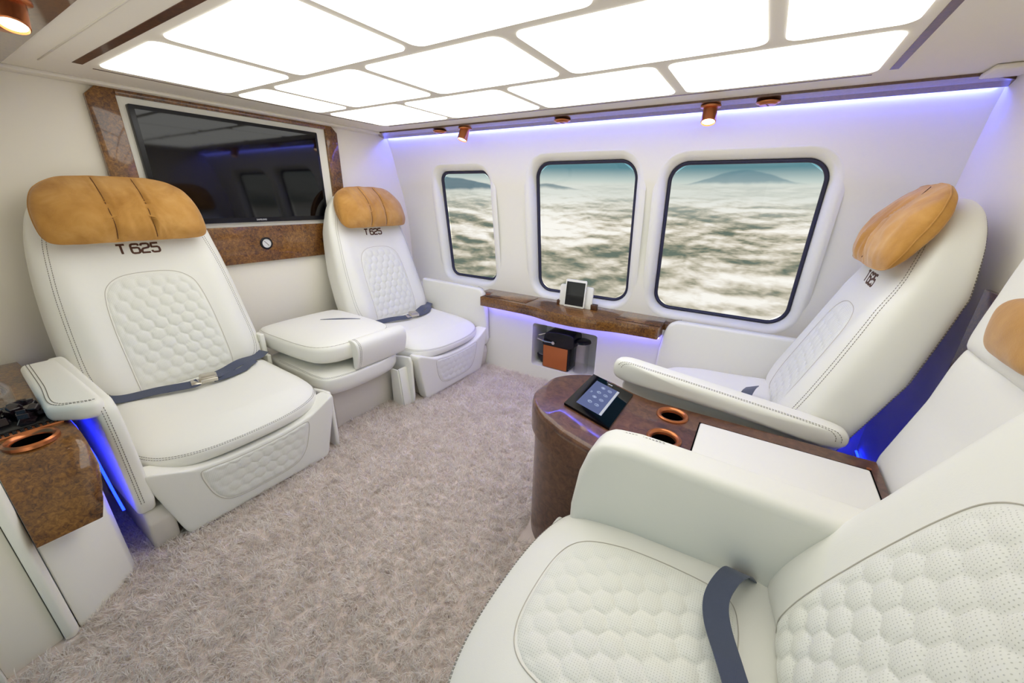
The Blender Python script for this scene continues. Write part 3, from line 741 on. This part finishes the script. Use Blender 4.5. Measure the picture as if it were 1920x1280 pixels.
# headrest roll hanging over the front
PR = [(.80, .50), (.835, .508), (.868, .492), (.878, .455), (.868, .40), (.850, .352), (.832, .345), (.825, .37), (.826, .41), (.815, .44), (.785, .45), (.778, .475)]
pr = [tuple(p) for p in spline(PR, 40)]
m = MB().prism(pr, lambda a, b_, tt: (a-.055, tt, b_-.012), -.070, .262, .008, 3); ro = m.build('headrest_roll', 'leather', t)
s = MB()
for dy in (-.055, -.047):
    pp = spline(PR[:6], 30, closed=False); dashes(s, [Vector((a-.0545, dy, b_-.0115)) for a, b_ in pp], [Vector((1, 0, .3)).normalized()]*30, .0018)
s.build('stitching', 'stitch_thread', ro)
for yy in (.02, .17):
    MB().tube([(.68, yy, .47), (.71, yy, .468), (.735, yy, .464), (.76, yy, .458)], .007, 10).build('headrest_post', 'black_plastic', ro)
m = MB().box(.27, .33, -.292, -.268, .37, .50, .006).box(.25, .36, -.29, -.27, .33, .39, .006); m.build('hinge', 'white_plastic', t)
MB().box(.28, .31, -.298, -.290, .40, .46, .002).build('hinge_bolt', 'black_plastic', t)

# document pocket beside the far corner seat
t = thing('side_pocket', 'open cream storage pocket standing between the folded seat and the far corner seat', 'storage pocket', (-1.66, 1.44, 0))
m = MB()
m.prism([(-.05, 0), (-.05, .235), (.01, .235), (.035, 0)], lambda a, b_, tt: (a, tt, b_), -.050, -.040, .002, 2)
m.prism([(.030, 0), (.005, .24), (.020, .24), (.045, 0)], lambda a, b_, tt: (a, tt, b_), -.045, .02, .002, 2)
m.build('shell', 'leather', t)
MB().box(-.045, .002, -.04, .008, .20, .212).build('inner', 'black_matte', t)

# upright middle seat of the right row
t = thing('jump_seat', 'upright cream leather middle seat behind the center console', 'seat', (.52, 1.19, 0), PI)
O = mirror([(0, .30), (.18, .30), (.215, .32), (.228, .4), (.228, .75), (.222, .84), (.19, .872), (0, .878)])
jb = Pad(O, (0, .6), lambda a, z: float(np.interp(z, [.3, .9], [.10, -.03])), lambda a, z: float(np.interp(z, [.3, .5, .7, .88], [.10, .096, .05, .03])), lambda a, z: float(np.interp(z, [.3, .9], [.03, -.06])), lambda a, b_, h: (h, a, b_), p=6, n=128)
jb.mesh('backrest', 'leather', t, 16)
O = mirror([(0, .86), (.15, .86), (.205, .875), (.205, 1.0), (.19, 1.12), (.12, 1.17), (0, 1.18)])
jh = Pad(O, (0, 1.02), lambda a, z: -.02-.0*(z-.9), lambda a, z: float(np.interp(z, [.86, 1.18], [.045, .0])), lambda a, z: -.062, lambda a, b_, h: (h, a, b_), p=5, n=100)
jh.mesh('headrest', 'leather', t, 14)
MB().box(-.05, .09, -.2, .2, .02, .36, .02).build('base', 'leather', t)
t = thing('head_pillow', 'tan suede pillow cut off by the right edge of the view, on the middle seat', 'pillow', (.478, 1.135, .905), PI, 'tan suede head pillows')
O = [(.09, .005), (.115, .04), (.108, .10), (.05, .128), (-.05, .128), (-.108, .10), (-.115, .04), (-.09, .005), (0, .0)]
Pad(O, (0, .065), lambda a, z: .0, lambda a, z: .035, lambda a, z: -.005, lambda a, b_, h: (h, a, b_), p=2.4, n=100).mesh('cushion', 'tan_suede', t, 14, lambda v: Vector((mn.noise(v*20)*.003, 0, 0)))

# burl band on the right wall behind the seats
tag(MB().box(XR-.014, XR-.001, .64, 1.66, .70, .98, .003).build('wall_panel', 'burl_wood'), 'dark burl wood band on the right wall behind the seats', 'wall panel')

# ------------------------------------------------------------------ centre console
t = thing('center_console', 'rounded wood console with touch screen and cup holders between the right seats', 'console', (-.1, 1.155, 0))
def zt(x): return float(np.interp(x, [-.60, -.45, -.30, -.24, .5], [.553, .551, .512, .502, .50]))
def yn(x):
    if x < -.365: return 1.153-.222*math.sqrt(max(0, 1-((x+.365)/.222)**2))
    return .931
def yf(x):
    if x < -.365: return 1.153+.222*math.sqrt(max(0, 1-((x+.365)/.222)**2))
    return 1.375
def loft(zb_, ztop_, inset, rad, x1, name, m_, parent):
    th = np.linspace(PI, PI/2, 22); xs = list(-.365+(.222-inset)*np.cos(th))+list(np.linspace(-.36, x1, 26)[1:])
    V = []; F = []; secs = []
    for x in xs:
        a = yn(x) if inset == 0 else 1.153-(.222-inset)*(math.sqrt(max(0, 1-((x+.365)/(.222-inset))**2)) if x < -.365 else 1)
        b2 = 2.306-a; z1 = ztop_(x)
        nose = min(1, math.sqrt(max(0, (x+.587-inset)/.03))) if x < -.53 else 1
        rr = min(rad, (b2-a)/2*.9)
        z1n = z1-rad*(1-math.sin(min(1, max(0, (x+.587-inset))/rad)*PI/2)) if rad > 0 else z1
        k = len(V); sec = [(a, zb_(x))]
        for j in range(6):
            tt = j/5*PI/2; sec.append((a+rr*(1-math.cos(tt)), z1n-rr*(1-math.sin(tt)) if rr < rad*.99 else z1n-rad*(1-math.sin(tt))))
        for j in range(5, -1, -1):
            tt = j/5*PI/2; sec.append((b2-rr*(1-math.cos(tt)), z1n-rr*(1-math.sin(tt)) if rr < rad*.99 else z1n-rad*(1-math.sin(tt))))
        sec.append((b2, zb_(x)))
        V += [(x+.1, y-1.155, z) for y, z in sec]; secs.append(k); n = len(sec)
    for q_ in range(len(secs)-1):
        for k in range(n): F.append((secs[q_]+k, secs[q_]+(k+1) % n, secs[q_+1]+(k+1) % n, secs[q_+1]+k))
    F.append([secs[0]+k for k in range(n)]); F.append([secs[-1]+k for k in range(n)][::-1])
    return pym(name, V, F, m_, parent, sharp=.9)
loft(lambda x: zt(x)-.10, zt, 0, .022, .415, 'top', 'console_wood', t)
loft(lambda x: 0.0, lambda x: zt(x)-.098, .014, 0, .415, 'cabinet', 'console_wood', t)
for o in t.children:
    if o.name.startswith('top'): bore(o, [(-.037, .132, .415, .60, .0362), (-.032, -.027, .415, .60, .0362)])
# leather lid with a shadow gap
lid = MB().box(.052, .490, -.215, .135, .488, .5060, .006).build('lid', 'leather', t)
MB().box(.0485, .493, -.2195, .1395, .490, .5030).build('lid_gap', 'black_matte', t)
MB().lathe([(0, 0), (.006, 0), (.006, .003), (0, .004)], 16, Matrix.Translation((.490, .147, .5005))).build('lid_stud', 'copper', t)
for (hx, hy) in ((-.137, 1.287), (-.132, 1.128)):
    o = MB().lathe([(.036, -.055), (.036, -.002), (.039, .004), (.044, .0075), (.049, .0075), (.052, .004), (.0525, -.002), (.050, -.004)], 48, Matrix.Translation((hx+.1, hy-1.155, .502)), False).build('cup_holder', 'copper', t)
    MB().lathe([(0, .418), (.0352, .418), (.0358, .494)], 32, Matrix.Translation((hx+.1, hy-1.155, 0)), False).build('well', 'black_matte', o)
# touch screen: slab on the sloping nose
def tsp(u_, v_, h): # u along x, v from far to near
    x = -.448+.160*u_; y = 1.335-.272*v_; z = .5555-.0415*u_+h; return (x+.1, y-1.155, z)
def slab(mb, u0, u1, v0, v1, h0, h1):
    V = [tsp(*p) for p in ((u0, v0, h0), (u1, v0, h0), (u1, v1, h0), (u0, v1, h0), (u0, v0, h1), (u1, v0, h1), (u1, v1, h1), (u0, v1, h1))]
    return mb.add(V, [(0, 1, 2, 3), (4, 7, 6, 5), (0, 4, 5, 1), (1, 5, 6, 2), (2, 6, 7, 3), (3, 7, 4, 0)])
ts = slab(MB(), 0, 1, 0, 1, -.004, .004).build('touch_screen', 'screen_glass', t, smooth=False)
slab(MB(), .17, .74, .13, .86, .0041, .0044).build('display', 'display_ui', ts, smooth=False)
slab(MB(), .685, .735, .135, .855, .0045, .0048).build('status_bar', 'display_bar', ts, smooth=False)
icn = 0
for v_, us in ((.24, (.40, .56)), (.39, (.39, .55)), (.54, (.38, .54)), (.69, (.37, .53))):
    for k, u_ in enumerate(us):
        vv = v_+.0*k; m = MB(); c0 = Vector(tsp(u_, vv, .0046)); ex = Vector(tsp(u_+.01, vv, .0046))-c0; ex.normalize(); ey = Vector((0, 1, 0))
        m.tube([c0+ex*.0072*math.cos(a)+ey*.0072*math.sin(a) for a in np.linspace(0, 2*PI, 25)[:-1]], .0006, 5, True)
        g = icn % 4
        if g == 0: m.add([c0+ex*x+ey*y for x, y in ((-.004, -.003), (.004, -.003), (.004, .003), (-.004, .003))], [(0, 1, 2, 3)])
        elif g == 1: m.tube([c0+ex*-.004+ey*.003, c0+ey*-.003, c0+ex*.004+ey*.003], .0008, 5)
        elif g == 2: m.tube([c0+ex*.004*math.cos(a)+ey*.004*math.sin(a) for a in np.linspace(0, 5, 12)], .0008, 5)
        else: m.add([c0+ex*x+ey*y for x, y in ((-.004, -.003), (.004, -.001), (.002, .004))], [(0, 1, 2)])
        m.build('icon', 'display_icon', ts, smooth=False); icn += 1
m = MB(); c0 = Vector(tsp(.24, .46, .0046))
m.tube([c0+Vector((.005*math.cos(a), .005*math.sin(a), 0)) for a in np.linspace(0, 2*PI, 17)[:-1]], .0006, 5, True)
m.build('icon', 'display_icon', ts)
slab(MB(), .42, .52, .055, .068, .0041, .0044).build('brand_mark', 'white_mark', ts, smooth=False)

# ------------------------------------------------------------------ window ledge
t = thing('window_ledge', 'burl wood ledge running under the windows with a bulging front', 'ledge', (-1.0, 2.2, .48))
fx = [-1.572, -1.45, -1.28, -1.15, -1.0, -.85, -.72, -.60, -.45, -.372]; fy = [2.10, 2.098, 2.095, 2.085, 2.045, 2.035, 2.055, 2.085, 2.098, 2.10]
fr = spline(list(zip(fx, fy)), 50, closed=False)
poly = [(-1.66, 2.225), (-1.58, 2.225)]+[tuple(p) for p in fr]+[(-.365, 2.225), (XR-.02, 2.225), (XR-.02, 2.36), (-1.66, 2.36)]
MB().prism(poly, lambda a, b_, tt: (a+1.0, b_-2.2, tt-.48), .487, .553, .004, 2).build('ledge_board', 'burl_wood', t)
lid_n = 0
for x0, x1, y0 in ((-1.55, -1.22, 2.13), (-.62, -.37, 2.135)):
    m = MB().box(x0+1, x1+1, y0-2.2, .10, .0725, .0765, .0015, 1); m.build('hatch', 'burl_wood', t)
    MB().box(x0+1, x1+1, y0-2.2-.003, y0-2.2, .0728, .0745).build('hatch_gap', 'black_matte', t)
for xx in (-1.56, .02, .10):
    MB().lathe([(0, 0), (.016, 0), (.016, .006), (.011, .008), (0, .008)], 24, Matrix.Translation((xx+1, -.02 if xx < -1 else .05, .0725))).build('socket_ring', 'copper', t)
struct(MB().box(XL, -1.66, 2.19, 2.36, .505, .52).build('trim_14', 'white_panel', smooth=False))
led('led_strip', [(a, b_+.055, .483) for a, b_ in fr]+[], .0032, 'led_lilac', 'lilac light strip under the burl wood window ledge')

# tablet in its holder on the ledge
t = thing('tablet_holder', 'white holder bracket standing on the window ledge behind the tablet', 'holder', (-.922, 2.235, .553))
MB().prism(rrect(-.112, .112, 0, .135, .012, 4), lambda a, b_, tt: (a, tt+.12*b_, b_), .0, .010, .002, 2).build('back_plate', 'white_plastic', t)
MB().box(.105, .145, .0, .03, .0, .034, .004).build('foot', 'dark_wood', t)
MB().box(-.128, -.105, .0, .03, .0, .03, .004).build('foot', 'dark_wood', t)
t = thing('tablet', 'white framed tablet with a black screen leaning on the holder by the middle window', 'tablet', (-.922, 2.216, .555))
tp = lambda a, b_, tt: (a, tt+.12*b_, b_)
MB().prism(rrect(-.070, .070, 0, .172, .008, 4), tp, .0, .008, .0015, 2).build('casing', 'white_plastic', t)
MB().prism(rrect(-.062, .062, .012, .158, .001, 1), tp, -.0008, .0).build('screen', 'screen_glass', t, smooth=False)

# coffee machine in the niche
t = thing('coffee_machine', 'black coffee machine with copper side panel in the wall niche', 'coffee machine', (-1.0, 2.25, .102))
O_ = (-1.0, 2.25, .102)
L = lambda a, b_, tt: (a-O_[0], tt-O_[1], b_-O_[2])
MB().prism([(-1.122, .102), (-1.122, .272), (-.925, .272), (-.925, .102)], L, 2.215, 2.34, .006, 3).build('body', 'black_plastic', t)
hp = [tuple(p) for p in spline([(-1.118, .262), (-1.118, .30), (-1.108, .345), (-1.07, .362), (-.94, .366), (-.905, .352), (-.895, .31), (-.905, .272), (-1.0, .262)], 50)]
MB().prism(hp, L, 2.21, 2.35, .008, 3).build('head', 'black_plastic', t)
MB().prism([(-1.112, .106), (-1.116, .262), (-.935, .262), (-.935, .106)], L, 2.207, 2.2145, .002, 2).build('side_panel', 'copper_paint', t)
MB().tube([(-1.045-O_[0], 2.205-O_[1], .292-O_[2]), (-1.10-O_[0], 2.192-O_[1], .295-O_[2]), (-1.155-O_[0], 2.198-O_[1], .303-O_[2]), (-1.165-O_[0], 2.225-O_[1], .318-O_[2]), (-1.12-O_[0], 2.25-O_[1], .33-O_[2])], .0055, 10).lathe([(0, -.006), (.011, -.006), (.011, .006), (0, .006)], 20, Matrix.Translation((-1.04-O_[0], 2.203-O_[1], .292-O_[2])) @ Matrix.Rotation(PI/2, 4, 'X')).build('lever', 'chrome', t)
TM = Matrix.Translation((-.862-O_[0], 2.275-O_[1], 0))
MB().lathe([(.050, .002), (.050, .21), (.048, .21), (.048, .004), (0, .004), (0, .002)], 36, TM).build('water_tank', 'clear_glass', t)
MB().lathe([(0, .228), (.040, .228), (.055, .222), (.058, .212), (.050, .208), (0, .208)], 36, TM).build('tank_lid', 'black_plastic', t)
TM2 = Matrix.Translation((-1.150-O_[0], 2.285-O_[1], 0))
MB().lathe([(0, .01), (.025, .01), (.040, .04), (.044, .062), (.040, .064), (0, .060)], 32, TM2).build('drip_tray', 'black_plastic', t)
MB().lathe([(0, .0645), (.036, .0645), (.036, .067), (0, .068)], 32, TM2).build('drip_grid', 'chrome', t)

# soffit lamps and air vents
def lamp(x, y, tilt, label, sc=1.5, z=CZ-.018):
    t = thing('reading_light', label, 'lamp', (x, y, z), 0, 'copper reading lights under the soffits')
    MB().lathe([(0, .004), (.027*sc, .004), (.027*sc, -.003), (.022*sc, -.005), (0, -.005)], 36).build('mount_ring', 'copper', t)
    R_ = Matrix.Rotation(tilt[0], 4, 'X') @ Matrix.Rotation(tilt[1], 4, 'Y')
    o = MB().lathe([(0, .01), (.019*sc, .01), (.020*sc, -.044*sc), (.0185*sc, -.046*sc), (.0175*sc, -.040*sc), (0, -.040*sc)], 36, R_).build('lamp_barrel', 'copper', t)
    MB().lathe([(0, -.0405*sc), (.0172*sc, -.0405*sc), (.0172*sc, -.0425*sc), (0, -.0435*sc)], 24, R_).build('lamp_lens', 'lamp_glow', o)
lamp(-1.662, 2.085, (-.36, .10), 'copper reading light above the smallest window')
lamp(-.302, 2.085, (-.36, -.05), 'copper reading light above the largest window')
lamp(-1.515, .300, (-.2, -.35), 'copper reading light cut off at the top left corner', 1.3)
for x, lb in ((-1.868, 'round copper air vent at the screen end of the window soffit'), (-1.012, 'round copper air vent above the gap left of the middle window'), (-.089, 'round copper air vent above the largest window, right of its reading light')):
    t = thing('air_vent', lb, 'air vent', (x, 2.085, CZ-.019), 0, 'copper air vents in the soffit')
    t.scale = (1.2, 1.2, 1.2)
    MB().lathe([(.018, -.001), (.030, 0), (.036, 0), (.036, -.003), (.031, -.006), (.028, -.004), (.018, -.003)], 36).build('ring', 'copper', t)
    MB().lathe([(0, -.010), (.024, -.010), (.027, -.006), (.027, 0), (0, 0)], 36).build('dial', 'copper', t)
    MB().tube([(-.004, -.014, -.0102), (.001, -.004, -.011), (-.001, .006, -.011), (.004, .014, -.0102)], .0012, 6).build('slot', 'dark_wood', t)
t = thing('air_vent', 'copper air vent behind the lamp at the top left corner', 'air vent', (-1.745, .318, CZ-.022), 0, 'copper air vents in the soffit')
MB().lathe([(0, 0), (.036, 0), (.036, -.003), (.028, -.008), (0, -.009)], 36).build('dial', 'copper', t)

# ------------------------------------------------------------------ door side console (left edge)
t = thing('side_console', 'burl wood topped console at the left edge with a copper cup holder', 'console', (-1.6, .05, 0))
Q = lambda a, b_, tt: (a+1.6, tt-.05, b_)
side = [(XL+.01, .540), (-1.66, .547), (-1.56, .545), (-1.505, .530), (-1.465, .49), (-1.435, .43), (-1.418, .38), (-1.408, .335), (-1.43, .325), (-1.55, .35), (XL+.01, .38)]
def cons():
    st = [(-.016, 0, 0), (.118, 0, 0), (.133, .0, .006), (.146, .0, .03)]
    sp = spline(side, 90); V = []; F = []; rings = []
    for y, dx, dz in ((-.016, 0, 1), (.10, 0, 1), (.125, -.001, .995), (.138, -.006, .98), (.146, -.016, .955)):
        rings.append(len(V))
        for a, z in sp:
            # lower right corner of the end is cut back
            cut = max(0, (.47-z))*.32 if z < .47 else 0
            yy = min(y, .150-cut) if y > .05 else y
            V.append((a+dx+1.6, yy-.05, .45+(z-.45)*dz))
    n = len(sp)
    for q_ in range(len(rings)-1):
        for k in range(n): F.append((rings[q_]+k, rings[q_]+(k+1) % n, rings[q_+1]+(k+1) % n, rings[q_+1]+k))
    F.append([rings[0]+k for k in range(n)]); F.append([rings[-1]+k for k in range(n)][::-1])
    pym('top', V, F, 'burl_wood', t, sharp=1.0)
cons()
for o in t.children:
    if o.name.startswith('top'): bore(o, [(.012, .010, .505, .60, .0382)])
MB().prism([(XL+.01, -.016), (XL+.01, .10), (-1.585, .142), (-1.545, .128), (-1.452, .008), (-1.446, -.016)], lambda a, b_, z: (a+1.6, b_-.05, z), 0, .46, .006, 3).build('cabinet', 'white_panel', t)
o = MB().lathe([(.038, -.04), (.038, 0), (.042, .007), (.048, .010), (.054, .006), (.055, -.003), (.050, -.006)], 48, Matrix.Translation((.012, .010, .547)), False).build('cup_holder', 'copper', t)
MB().lathe([(0, -.036), (.0365, -.036), (.0372, -.002)], 32, Matrix.Translation((.012, .010, .547)), False).build('well', 'black_matte', o)
kp = MB().box(-.085, -.050, -.064, .085, .540, .552, .003).build('control_strip', 'copper', t)
for k in range(10):
    a = -.055+.014*k
    MB().box(-.080, -.070, a, a+.009, .551, .5545, .001, 1).box(-.066, -.056, a, a+.009, .551, .5545, .001, 1).build('button', 'black_plastic', kp)
# door jamb pads beside the console
struct(MB().prism([(-1.56, -.050), (-1.56, -.018), (-1.437, -.018), (-1.425, -.030), (-1.43, -.048)], lambda a, b_, z: (a, b_, z), 0, .52, .006, 3).build('trim_10', 'white_panel'))
struct(MB().prism([(-1.56, -.155), (-1.56, -.05), (-1.445, -.05), (-1.425, -.155)], lambda a, b_, z: (a, b_, z), 0, .56, .003, 2).build('trim_11', 'white_fabric'))
struct(MB().prism([(-1.56, -.165), (-1.56, -.155), (-1.405, -.155), (-1.405, -.165)], lambda a, b_, z: (a, b_, z), 0, .6, .002, 2).build('trim_12', 'white_panel'))
struct(MB().box(-1.6, -1.42, -.45, -.165, 0, .62).build('trim_13', 'gasket', smooth=False))
# glassware on the console
t = thing('decanter', 'clear glass decanter with a round stopper on the console at the left edge', 'decanter', (-1.90, .045, .545))
MB().lathe([(0, 0), (.034, 0), (.038, .02), (.036, .07), (.020, .095), (.014, .11), (.018, .125), (.016, .125), (.011, .11), (.017, .094), (.032, .068), (.034, .02), (0, .006)], 28).build('vessel', 'clear_glass', t)
MB().lathe([(0, .115), (.010, .118), (.020, .135), (.022, .150), (.014, .166), (0, .170)], 20).build('stopper', 'clear_glass', t)
t = thing('crystal_bowl', 'dark faceted crystal box holding small cut pieces beside the decanter', 'box', (-1.745, .06, .5485))
m = MB()
for k in range(22):
    a = rng.uniform(-.055, .055); b_ = rng.uniform(-.048, .045); z = rng.uniform(.008, .045); s_ = rng.uniform(.009, .017)
    m.box(a-s_, a+s_, b_-s_, b_+s_, z-s_*.7, z+s_*.7, .002, 1, Matrix.Rotation(rng.uniform(0, 3), 3, 'Z') @ Matrix.Rotation(rng.uniform(-.6, .6), 3, 'X'))
m.build('crystals', 'dark_crystal', t, smooth=False)['kind'] = 'stuff'
MB().box(-.075, .07, -.062, .060, 0, .010, .003).build('tray', 'black_plastic', t)

# blue strips: under the door-side console and behind the right row
led('led_strip', [(-1.95, .158, .47), (-1.80, .162, .46), (-1.70, .166, .38), (-1.64, .168, .26), (-1.61, .170, .20)], .0035, 'led_blue', 'deep blue light strip along the left foreground console edge')
led('led_strip', [(XR-.012, 1.44, .12), (XR-.012, 2.15, .12)], .005, 'led_blue', 'deep blue light strip low on the right wall behind the window seat')

# ------------------------------------------------------------------ carpet pile
def carpet():
    x0, x1, y0, y1 = -1.95, .1, -.5, 2.195
    # keep clear of the solid bases
    N = 240000
    x = rng.uniform(x0, x1, N); y = rng.uniform(y0, y1, N)
    vis = ~((x < -1.60) & (((y > .22) & (y < .94)) | ((y > 1.47) & (y < 2.17)))) & ~((x > -.33) & (y < .92)) & ~((x > -.55) & (y > .95) & (y < 1.36)) & ~((x > -.34) & (y > 1.36))
    vis &= ~((x < -1.41) & (y < -.02)) & ~((x < -1.5) & (y < .10)) & ~((x < -1.77) & (y > 1.04) & (y < 1.42)) & ~((x > -.1) & (y < 1))
    x = x[vis]; y = y[vis]; n = len(x)
    # direction field by low-frequency noise
    gx = np.linspace(x0-.1, x1+.1, 120); gy = np.linspace(y0-.1, y1+.1, 140)
    fld = np.array([[mn.noise(Vector((a*9, b_*9, 0)))*3+mn.noise(Vector((a*28, b_*28, 5)))*3.0 for b_ in gy] for a in gx])
    hf = np.array([[mn.noise(Vector((a*34, b_*34, 9))) for b_ in gy] for a in gx])
    ix = np.clip(((x-gx[0])/(gx[1]-gx[0])).astype(int), 0, 119); iy = np.clip(((y-gy[0])/(gy[1]-gy[0])).astype(int), 0, 139)
    ang = fld[ix, iy]*PI+rng.normal(0, .7, n); hgt = (.018+.012*hf[ix, iy])*rng.uniform(.5, 1.35, n); lean = rng.uniform(.010, .024, n)
    dx = np.cos(ang); dy = np.sin(ang); wx = -dy; wy_ = dx
    # random ribbon facing
    ra = rng.uniform(0, PI, n); wx = np.cos(ra); wy_ = np.sin(ra)
    w = rng.uniform(.0007, .0013, n)
    V = np.zeros((n, 7, 3))
    for k, (f, hh, ww) in enumerate(((0, 0, 1), (.3, .5, 1.0), (.8, .88, .8))):
        for j, sg in enumerate((-1, 1)):
            V[:, 2*k+j, 0] = x+dx*lean*f+sg*wx*w*ww; V[:, 2*k+j, 1] = y+dy*lean*f+sg*wy_*w*ww; V[:, 2*k+j, 2] = hgt*hh
    V[:, 6, 0] = x+dx*lean*1.3; V[:, 6, 1] = y+dy*lean*1.3; V[:, 6, 2] = hgt*.95
    base = (np.arange(n)*7)[:, None]
    q1 = base+np.array([0, 1, 3, 2]); q2 = base+np.array([2, 3, 5, 4]); t3 = base+np.array([4, 5, 6])
    me = bpy.data.meshes.new('carpet_pile'); me.vertices.add(n*7); me.vertices.foreach_set('co', V.reshape(-1))
    loops = np.concatenate([q1, q2, t3], 1).reshape(-1); me.loops.add(len(loops)); me.loops.foreach_set('vertex_index', loops.astype(np.int32))
    st = (np.arange(n)[:, None]*11+np.array([0, 4, 8])).reshape(-1); me.polygons.add(n*3)
    me.polygons.foreach_set('loop_start', st.astype(np.int32)); me.polygons.foreach_set('loop_total', np.tile([4, 4, 3], n).astype(np.int32))
    me.update(calc_edges=True); me.validate()
    o = link('carpet_pile', me, 'carpet', smooth=True); o['kind'] = 'stuff'; tag(o, 'shaggy taupe carpet pile covering the cabin floor', 'carpet')
carpet()
